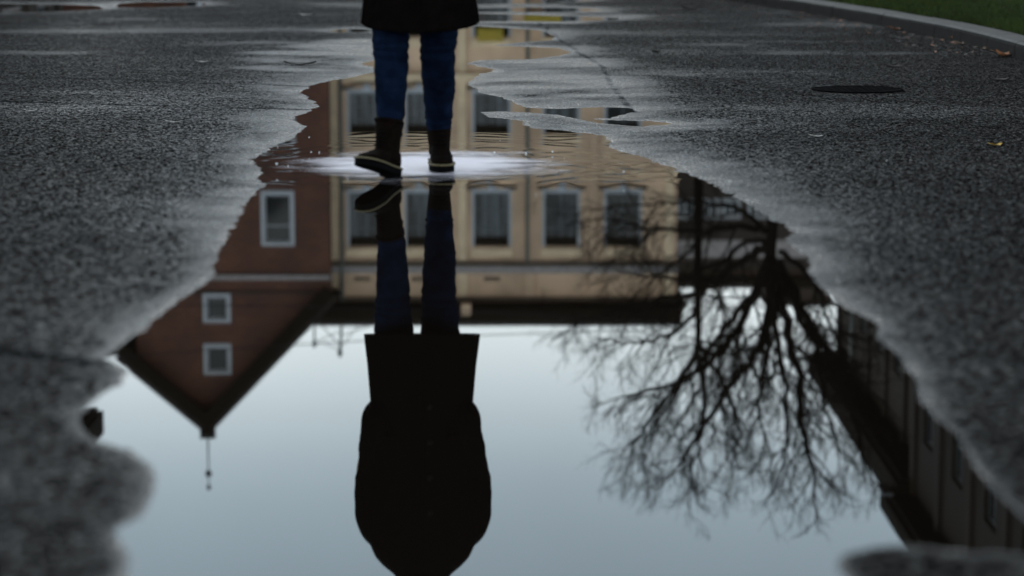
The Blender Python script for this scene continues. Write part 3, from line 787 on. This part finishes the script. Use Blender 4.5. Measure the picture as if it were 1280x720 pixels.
def tree(label, trunk_px, limbs, DT, seed, tr, group):
    rnd = random.Random(seed)
    t0 = M(trunk_px[0][0], trunk_px[0][1], DT); base = Vector((t0.x, DT, 0))
    root = empty('bare_tree', (base.x, base.y, .05)); tag(root, label, 'tree', group)
    b = MB(); pts = [Vector((0,0,-.1)), Vector((.02,0,.25)), Vector((0,0,1.5)), Vector((.03,.02,3.0))]
    for x, y in trunk_px: pts.append(M(x, y, DT)-base)
    ls = len(pts); rad = [tr*1.7, tr*1.15, tr, tr*.92]+[tr*(.86-.12*i) for i in range(ls-4)]
    b.tube(pts, rad, 12, False); b.build('trunk', mBark, root, True)
    b = MB()
    for li, (px, dys, r) in enumerate(limbs):
        P_ = [M(x, y, DT+dy)-base for (x, y), dy in zip(px, dys)]
        cc = catmull(P_, 5)
        for i in range(1, len(cc)-1): cc[i] = cc[i]+Vector((rnd.gauss(0,.035), rnd.gauss(0,.035), rnd.gauss(0,.03)))
        tube_path(b, cc, r*1.15, r*.30, 7)
        nn = len(cc); tot = sum((cc[i+1]-cc[i]).length for i in range(nn-1))
        K = int(5+tot*2.1)
        for i in range(K):
            t = .2+.8*(i+rnd.random())/K; j = min(int(t*(nn-1)), nn-2); pp = cc[j].lerp(cc[j+1], t*(nn-1)-j)
            dd = (cc[j+1]-cc[j]).normalized()
            side = dd.cross(Vector((rnd.gauss(0,1), rnd.gauss(0,1), rnd.gauss(0,1)))).normalized()
            nd = (dd*.8+side*rnd.uniform(.5,1.1)+Vector((0,0,.22))).normalized()
            twig(b, pp, nd, rnd.uniform(.85,1.6)*(1.15-.4*t), r*.34*(1.1-.7*t)+.006, 3 if rnd.random() < .25 else 2, rnd, .4)
        twig(b, cc[-1], (cc[-1]-cc[-2]).normalized(), .9, r*.22, 3, rnd, .4)
    b.build('crown', mBark, root)
    print('tree faces', len(b.f))
tree('bare dark tree with a thick forked trunk, right of the cream town house', [(966,200),(966,260),(964,310),(966,335)],
     [([(963,285),(925,281),(870,286),(810,283),(765,272)], (0,-.3,-.6,-.9,-1.2), .075),
      ([(963,300),(925,326),(872,362),(800,378),(735,398)], (0,.4,.8,1.0,1.2), .095),
      ([(962,318),(938,378),(905,432),(858,468),(785,492)], (0,-.3,-.7,-1.0,-1.6), .10),
      ([(963,330),(957,410),(926,462),(885,520),(848,580)], (0,.2,.5,.9,1.4), .11),
      ([(968,330),(984,400),(999,465),(1006,540),(1018,600)], (0,-.3,-.5,-.8,-1.1), .115),
      ([(972,322),(1008,392),(1044,455),(1066,520),(1082,575)], (0,.4,.8,1.2,1.4), .10),
      ([(966,330),(962,430),(950,500),(962,560)], (0,.8,1.5,2.0), .07),
      ([(975,312),(1015,345),(1040,400),(1055,440)], (0,-.6,-1.2,-1.6), .06),
      ([(964,300),(935,300),(890,330),(845,345),(790,340)], (0,.8,1.4,1.9,2.2), .06),
      ([(963,292),(930,262),(880,250),(815,252),(745,258)], (0,.5,1.0,1.3,1.5), .055),
      ([(962,322),(945,360),(915,395),(880,445),(835,500),(815,545)], (0,.9,1.6,2.2,2.6,2.8), .085),
      ([(970,330),(992,380),(1020,430),(1030,490),(1048,560)], (0,1.0,1.7,2.2,2.6), .085),
      ([(966,330),(972,420),(985,500),(980,570)], (0,-1.0,-1.8,-2.4), .075),
      ], 50, 5, .17, 'bare trees on the grass')
tree('slimmer bare tree standing just left of the thick forked tree', [(873,180),(873,260),(872,340),(873,430)],
     [([(873,380),(845,412),(800,425),(745,420)], (0,-.4,-.9,-1.2), .055),
      ([(873,425),(850,470),(812,520),(790,560)], (0,.5,.9,1.1), .07),
      ([(874,430),(880,490),(872,550),(862,600)], (0,-.3,-.5,-.6), .07),
      ([(874,430),(905,480),(925,530),(915,575)], (0,.5,.8,1.3), .055),
      ([(873,300),(840,330),(800,350)], (0,-.5,-.9), .04),
      ([(873,340),(900,370),(915,410)], (0,.5,.9), .04),
      ], 52, 9, .13, 'bare trees on the grass')

# ------------------------------------------------------------------ the person
BX, BY = -.352, 9.22
person = empty('person', (BX, BY, 0))
tag(person, 'person in a knee length black coat, navy jeans and lace-up boots stepping through the puddle', 'person')
def ering(c, rx, ry, n=28, tilt=0, nz=0, seed=0, sq=2.0):
    out = []
    for k in range(n):
        t = 2*PI*k/n; ct, st = math.cos(t), math.sin(t)
        e = 2/sq; x = rx*math.copysign(abs(ct)**e, ct); y = ry*math.copysign(abs(st)**e, st)
        g = 1+nz*math.sin(t*3+seed)+nz*.6*math.sin(t*5+seed*2.3)
        out.append((c[0]+x*g, c[1]+y*g, c[2]+tilt*x))
    return out
def limb(b, pts, rad, n=18, wr=None, sub=8):
    P_ = catmull([Vector(p) for p in pts], sub); m = len(P_)
    rr = np.interp(np.linspace(0, len(pts)-1, m), range(len(pts)), rad)
    rr = [float(v) for v in rr]
    if wr:
        for i in range(m):
            for (c, a, s_) in wr: rr[i] *= 1+a*math.sin(i*s_*.45+c)
    b.tube(P_, rr, n)
# joints: +x is image right. feet
la = Vector((-.115, .055, .105))     # image-left ankle, foot coming down toe up
rank = Vector((.062, .42, .095))    # image-right ankle, planted
hipl, hipr = Vector((-.095,.02,.93)), Vector((.085,.06,.93))
knl, knr = Vector((-.110,.045,.50)), Vector((.066,.15,.49))
# body (bare figure under the clothes)
b = MB()
for hp, kn_, an_ in ((hipl,knl,la),(hipr,knr,rank)):
    limb(b, [hp, hp.lerp(kn_,.5)+Vector((0,-.01,0)), kn_, kn_.lerp(an_,.45)+Vector((0,.018,0)), an_+Vector((0,0,.06)), an_], [.085,.064,.048,.042,.031,.030])
limb(b, [la+Vector((0,0,.01)), la+Vector((-.035,-.055,-.012)), la+Vector((-.065,-.11,-.008))], [.031,.028,.018]); limb(b, [rank+Vector((0,0,.01)), rank+Vector((.0,-.07,-.03)), rank+Vector((0,-.14,-.05))], [.031,.028,.018])
secs = [(.88,.15,.10,0),(.96,.16,.11,0),(1.06,.135,.095,0),(1.18,.14,.10,0),(1.32,.165,.105,0),(1.42,.155,.085,0),(1.47,.10,.07,.005),(1.50,.058,.058,.01),(1.60,.055,.058,0)]
b.loft([ering((0,.04+o,z_), rx, ry) for z_, rx, ry, o in secs])
SH = .165
for sgn in (-1, 1):
    sh = Vector((sgn*SH, .04, 1.41)); el = Vector((sgn*.225, .07, 1.17)); wr_ = Vector((sgn*.185, -.035, 1.02))
    limb(b, [sh, el, wr_], [.048,.036,.027])
    # hand: palm, four fingers, thumb, curled down into the pocket
    pc = wr_+Vector((-sgn*.012, -.012, -.05))
    b.ball(pc, (.020,.040,.048), 12, 8)
    for fi, (oy, L) in enumerate(((-.030,.068),(-.010,.078),(.011,.072),(.030,.056))):
        k0 = pc+Vector((0, oy, -.036)); k1 = k0+Vector((-sgn*.008, 0, -L*.45)); k2 = k1+Vector((-sgn*.020, 0, -L*.32)); k3 = k2+Vector((-sgn*.022, 0, -L*.14))
        b.tube([pc+Vector((0,oy*.6,-.01)), k0, k1, k2, k3], [.0085,.0095,.0088,.008,.006], 8)
    b.tube([pc+Vector((0,-.028,.02)), pc+Vector((-sgn*.012,-.055,-.008)), pc+Vector((-sgn*.020,-.062,-.040))], [.011,.010,.008], 8)
hc = Vector((0, -.005, 1.69))
b.ball(hc+Vector((0,.015,.02)), (.076,.095,.095), 20, 14); b.ball(hc+Vector((0,-.015,-.045)), (.058,.068,.062), 18, 12)
b.tube([hc+Vector((0,-.085,.015)), hc+Vector((0,-.106,-.022)), hc+Vector((0,-.088,-.03))], [.008,.013,.012], 10)   # nose
b.ball(hc+Vector((0,-.082,.032)), (.05,.014,.010), 12, 6)                                      # brow
b.ball(hc+Vector((0,-.080,-.052)), (.024,.010,.006), 12, 6); b.ball(hc+Vector((0,-.078,-.062)), (.022,.010,.007), 12, 6)   # lips
b.ball(hc+Vector((0,-.066,-.094)), (.022,.018,.015), 12, 6)                                    # chin
for sgn in (-1,1): b.ball(hc+Vector((sgn*.076,.012,-.01)), (.010,.020,.031), 10, 8)
me = evaluated(b, [('REMESH', dict(mode='VOXEL', voxel_size=.006)), ('SMOOTH', dict(factor=.5, iterations=3))], 'body')
me.materials.append(mSkin); body = link('body', me, person)
for sgn in (-1,1):
    e = MB(); e.ball(hc+Vector((sgn*.031,-.068,.008)), .0118, 12, 8); eo = e.build('eye', mEye, person, True)
    e = MB(); e.ball(hc+Vector((sgn*.031,-.0782,.008)), (.0058,.003,.0058), 10, 6); e.build('iris', mIris, eo, True)
b = MB(); b.ball(hc+Vector((0,.032,.035)), (.088,.098,.098), 24, 16); b.ball(hc+Vector((0,.062,-.05)), (.080,.07,.11), 20, 12)
b.ball(hc+Vector((-.045,-.055,.082)), (.045,.035,.028), 12, 8); b.ball(hc+Vector((.045,-.055,.082)), (.045,.035,.028), 12, 8)
me = evaluated(b, [('REMESH', dict(mode='VOXEL', voxel_size=.006)), ('SMOOTH', dict(factor=.5, iterations=4))], 'hair'); me.materials.append(mHair); link('hair', me, person)

# jeans
b = MB()
def leg_rings(hip, kn, an, r, seed):
    pts = catmull([hip, hip.lerp(kn,.5)+Vector((0,-.01,0)), kn, kn.lerp(an,.45)+Vector((0,.018,0)), an+Vector((0,0,.06))], 22)
    m = len(pts); rr = np.interp(np.linspace(0,4,m), [0,1,2,3,4], r)
    rs = []
    for i, p in enumerate(pts):
        zz = p.z
        g = 1+.05*math.sin(zz*150+seed+2*math.sin(zz*37))*(.4+.6*math.exp(-((zz-.50)/.07)**2)+.9*math.exp(-((zz-.20)/.05)**2))
        rs.append(ering(p, rr[i]*g, rr[i]*g*1.08, 26, 2.2*.10*math.sin(zz*60+seed)*.5, .022, seed+zz*30))
    return rs[::-1]
b.loft(leg_rings(hipl, knl, la, [.105,.084,.069,.060,.044], 1.3)); b.loft(leg_rings(hipr, knr, rank, [.105,.084,.069,.063,.046], 4.1))
b.loft([ering((0,.04,z_), rx, ry) for z_, rx, ry in ((.86,.165,.12),(.93,.17,.125),(1.02,.145,.11))])
me = evaluated(b, [('REMESH', dict(mode='VOXEL', voxel_size=.005)), ('SMOOTH', dict(factor=.4, iterations=2))], 'jeans'); me.materials.append(mJean); jeans = link('jeans', me, person)

# coat: torso and flared skirt, with sleeves going into the pockets
b = MB()
prof = [(.568,.226,.185),(.60,.223,.182),(.70,.212,.172),(.80,.205,.16),(.90,.198,.145),(.98,.192,.14),(1.08,.185,.135),(1.20,.19,.135),(1.32,.215,.14),(1.40,.213,.135),(1.45,.203,.125),(1.49,.186,.118),(1.525,.155,.11),(1.555,.118,.10),(1.60,.085,.09)]
zs = np.linspace(.568, 1.60, 90); rings = []
for zz in zs:
    rx = float(np.interp(zz, [p[0] for p in prof], [p[1] for p in prof])); ry = float(np.interp(zz, [p[0] for p in prof], [p[2] for p in prof]))
    fold = .012*max(0, (1.0-zz)/.43)
    rg = ering((.0, .03, zz), rx, ry, 60, 0, fold, zz*2.0, 2.3)
    rings.append([(x, y, z_+max(0,(y+.155))*.19*max(0, 1-(zz-.568)/.35)) for x, y, z_ in rg])
b.loft(rings)
for sgn in (-1,1):
    o = 1.0 if sgn > 0 else .98; b.ball((sgn*.176,-.045,.945), (.058,.098,.095), 16, 12)
    limb(b, [(sgn*.13,.04,1.435),(sgn*.195*o,.045,1.37),(sgn*.212*o,.055,1.24),(sgn*.203*o,.06,1.15),(sgn*.192,-.0,1.03),(sgn*.188,-.06,.965)], [.055,.063,.062,.058,.052,.046], 20, [(1.0,.025,1.1),(0,.018,2.3)], 10)
me = evaluated(b, [('REMESH', dict(mode='VOXEL', voxel_size=.006)), ('SMOOTH', dict(factor=.5, iterations=3))], 'coat'); me.materials.append(mCoat); coat = link('coat', me, person)
# lapel edge, buttons, pocket flaps
b = MB(); b.box(-.006,.006,-.150,-.128,.58,.9); b.tube([(.012,-.118,.60),(.012,-.112,.85),(.010,-.108,1.1),(.004,-.105,1.35)], .006, 6); b.build('placket', mCoat, coat)
for zz, yy in ((.86,-.124),(1.0,-.116),(1.14,-.112),(1.28,-.111)):
    b = MB(); b.tube([(.035,yy+.006,zz),(.035,yy-.010,zz)], [.013,.012], 14); b.build('button', mBtn, coat, True)
for sgn in (-1,1):
    b = MB(); b.tube([(sgn*.10,-.122,.985),(sgn*.15,-.108,.975),(sgn*.195,-.08,.955)], [.009,.011,.009], 8); b.build('pocket_welt', mCoat, coat)
b = MB(); b.loft([ering((0,.025,1.53), .128,.11), ering((0,.022,1.57), .104,.10), ering((0,.02,1.61), .088,.092), ering((0,.02,1.625), .07,.078)]); b.build('collar', mCoat, coat, True)

# boots, local: toe toward -Y, ground at z=0
def boot(ankle_top, loc, yaw, pitch, lean=0):
    bo = MB()
    for_sh = [(.195,.054,.058,.022),(.18,.052,.057,.02),(.16,.050,.055,.018),(.13,.0465,.054,.012),(.10,.045,.058,.008),(.075,.043,.062,.0),(.05,.042,.066,-.004)]
    bo.loft([ering((0, o-lean*z_, z_), rx*(1+.03*math.sin(z_*160)), ry*(1+.02*math.sin(z_*130)), 24, 0) for z_, rx, ry, o in for_sh[::-1]])
    rings = []
    for t in np.linspace(0, 1, 18):
        yy = .065-.265*t
        hw = float(np.interp(t, [0,.12,.4,.65,.85,.96,1], [.022,.037,.038,.046,.042,.026,.010]))
        top = float(np.interp(t, [0,.12,.35,.55,.75,.9,1], [.075,.10,.105,.082,.060,.050,.036]))
        r_ = []
        for k in range(20):
            a = 2*PI*k/20; cx, cz = math.cos(a), math.sin(a)
            r_.append((hw*math.copysign(abs(cx)**.8, cx), yy, .022+(top-.022)*(.5+.5*math.copysign(abs(cz)**.8, cz))))
        rings.append(r_)
    bo.loft(rings)
    me = evaluated(bo, [('REMESH', dict(mode='VOXEL', voxel_size=.004)), ('SMOOTH', dict(factor=.5, iterations=3))], 'boot'); me.materials.append(mBoot)
    o = link('boot', me, person)
    def outline(g):
        pts = []
        for t in np.linspace(0, 1, 22):
            hw = float(np.interp(t, [0,.1,.4,.65,.85,.96,1], [.014,.038,.038,.048,.044,.028,.006]))+g
            pts.append((hw, .071-.278*t-(g if t > .9 else 0)))
        return pts+[(-x, y) for x, y in pts[::-1]]
    def slab(name, g, z0, z1, m, par):
        ol = outline(g); b = MB(); n_ = len(ol)
        b.add([(x, y, z0) for x, y in ol]+[(x, y, z1) for x, y in ol], [(k, (k+1)%n_, n_+(k+1)%n_, n_+k) for k in range(n_)]+[tuple(range(n_))[::-1], tuple(n_+k for k in range(n_))])
        return b.build(name, m, par)
    slab('sole', .003, .0, .0235, mSole, o); slab('welt', .007, .024, .030, mWelt, o)
    b = MB(); b.box(-.034,.034,.0,.07,-.010,-.0005); b.build('heel', mSole, o)
    b = MB()
    for k in range(6):
        t = k/5; zz = .095+.08*t
        yy = -.072+.036*t**.6-lean*zz
        b.tube([(-.026,yy+.016,zz),(0,yy-.001,zz+.004),(.026,yy+.016,zz)], .0028, 5)
    b.build('laces', mSole, o)
    b = MB(); b.loft([ering((0,.022-lean*.19,.190), .055,.059), ering((0,.022-lean*.2,.198), .0575,.0615), ering((0,.022-lean*.2,.203), .055,.059)]); b.build('cuff', mBoot, o, True)
    o.location = loc; o.rotation_euler = Euler((R(pitch), 0, R(yaw)), 'ZXY' if False else 'XYZ')
    return o
bl = boot(None, (la.x-.014, la.y-.026, .022), 0, 0, .26)
bl.rotation_mode = 'QUATERNION'
bl.rotation_quaternion = (Matrix.Rotation(R(-27), 4, 'Z') @ Matrix.Rotation(R(-15), 4, 'X')).to_quaternion()
br = boot(None, (rank.x, rank.y-.018, .010), 6, 0)

# ------------------------------------------------------------------ sky and light
SUN_EL, SUN_AZ = 56, -12      # azimuth from +Y toward +X
wd = bpy.data.worlds.new("World"); bpy.context.scene.world = wd; wd.use_nodes = True
nt = wd.node_tree; bg = nt.nodes['Background']; bg.inputs['Strength'].default_value = .1
k = NT.__new__(NT); k.t = nt
sky = k.n('ShaderNodeTexSky'); sky.sky_type = 'NISHITA'; sky.sun_disc = False
sky.sun_elevation = R(SUN_EL); sky.sun_rotation = R(SUN_AZ); sky.air_density = 1.5; sky.dust_density = 4
tc = k.n('ShaderNodeTexCoord'); sx = k.n('ShaderNodeSeparateXYZ'); k.l(tc.outputs['Generated'], sx.inputs[0])
cr = k.n('ShaderNodeValToRGB'); k.l(sx.outputs['Z'], cr.inputs[0]); cr.color_ramp.interpolation = 'B_SPLINE'
els = [(0.0,(2.6,2.75,2.8)),(.15,(2.55,2.8,2.85)),(.19,(2.0,2.32,2.46)),(.235,(1.22,1.58,1.82)),(.30,(1.2,1.56,1.82)),(.40,(.56,.70,.82)),(1.0,(.38,.45,.52))]
e = cr.color_ramp.elements
while len(e) < len(els): e.new(.5)
SKYG = .34
for i, (p_, c_) in enumerate(els): e[i].position = p_; e[i].color = (*[v*SKYG for v in c_], 1)
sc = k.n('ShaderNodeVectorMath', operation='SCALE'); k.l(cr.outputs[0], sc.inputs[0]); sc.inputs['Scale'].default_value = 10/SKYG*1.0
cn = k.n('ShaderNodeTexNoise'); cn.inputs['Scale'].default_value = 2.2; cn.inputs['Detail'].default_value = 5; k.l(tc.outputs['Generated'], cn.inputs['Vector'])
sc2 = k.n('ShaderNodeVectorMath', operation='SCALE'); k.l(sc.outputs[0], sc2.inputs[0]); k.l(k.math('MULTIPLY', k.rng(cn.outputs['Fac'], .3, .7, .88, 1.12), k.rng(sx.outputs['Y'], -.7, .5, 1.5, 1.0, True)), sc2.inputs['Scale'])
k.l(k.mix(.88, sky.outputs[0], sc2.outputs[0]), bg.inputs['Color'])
L = bpy.data.lights.new('sun', 'SUN'); L.energy = .5; L.angle = R(20); L.color = (1,.95,.88)
so = bpy.data.objects.new('sun', L); C.objects.link(so)
sd = Vector((math.sin(R(SUN_AZ))*math.cos(R(SUN_EL)), math.cos(R(SUN_AZ))*math.cos(R(SUN_EL)), math.sin(R(SUN_EL))))
so.rotation_euler = sd.to_track_quat('Z', 'Y').to_euler(); so.location = sd*50

cam = bpy.data.cameras.new('camera'); co = bpy.data.objects.new('camera', cam); C.objects.link(co)
cam.lens = 85; cam.sensor_width = 36; cam.clip_start = .1; cam.clip_end = 3000
co.location = (0,0,H); co.rotation_euler = (PI/2-P, 0, 0)
cam.dof.use_dof = True; cam.dof.focus_distance = 12.8; cam.dof.aperture_fstop = 2.2; cam.dof.aperture_blades = 9
sc = bpy.context.scene; sc.camera = co
sc.view_settings.view_transform = 'Standard'; sc.view_settings.look = 'None'; sc.view_settings.exposure = 0; sc.view_settings.gamma = 1
sc.render.engine = 'CYCLES'
sc.cycles.use_denoising = True; sc.cycles.max_bounces = 6; sc.cycles.caustics_reflective = False; sc.cycles.caustics_refractive = False
sc.cycles.sample_clamp_indirect = 6
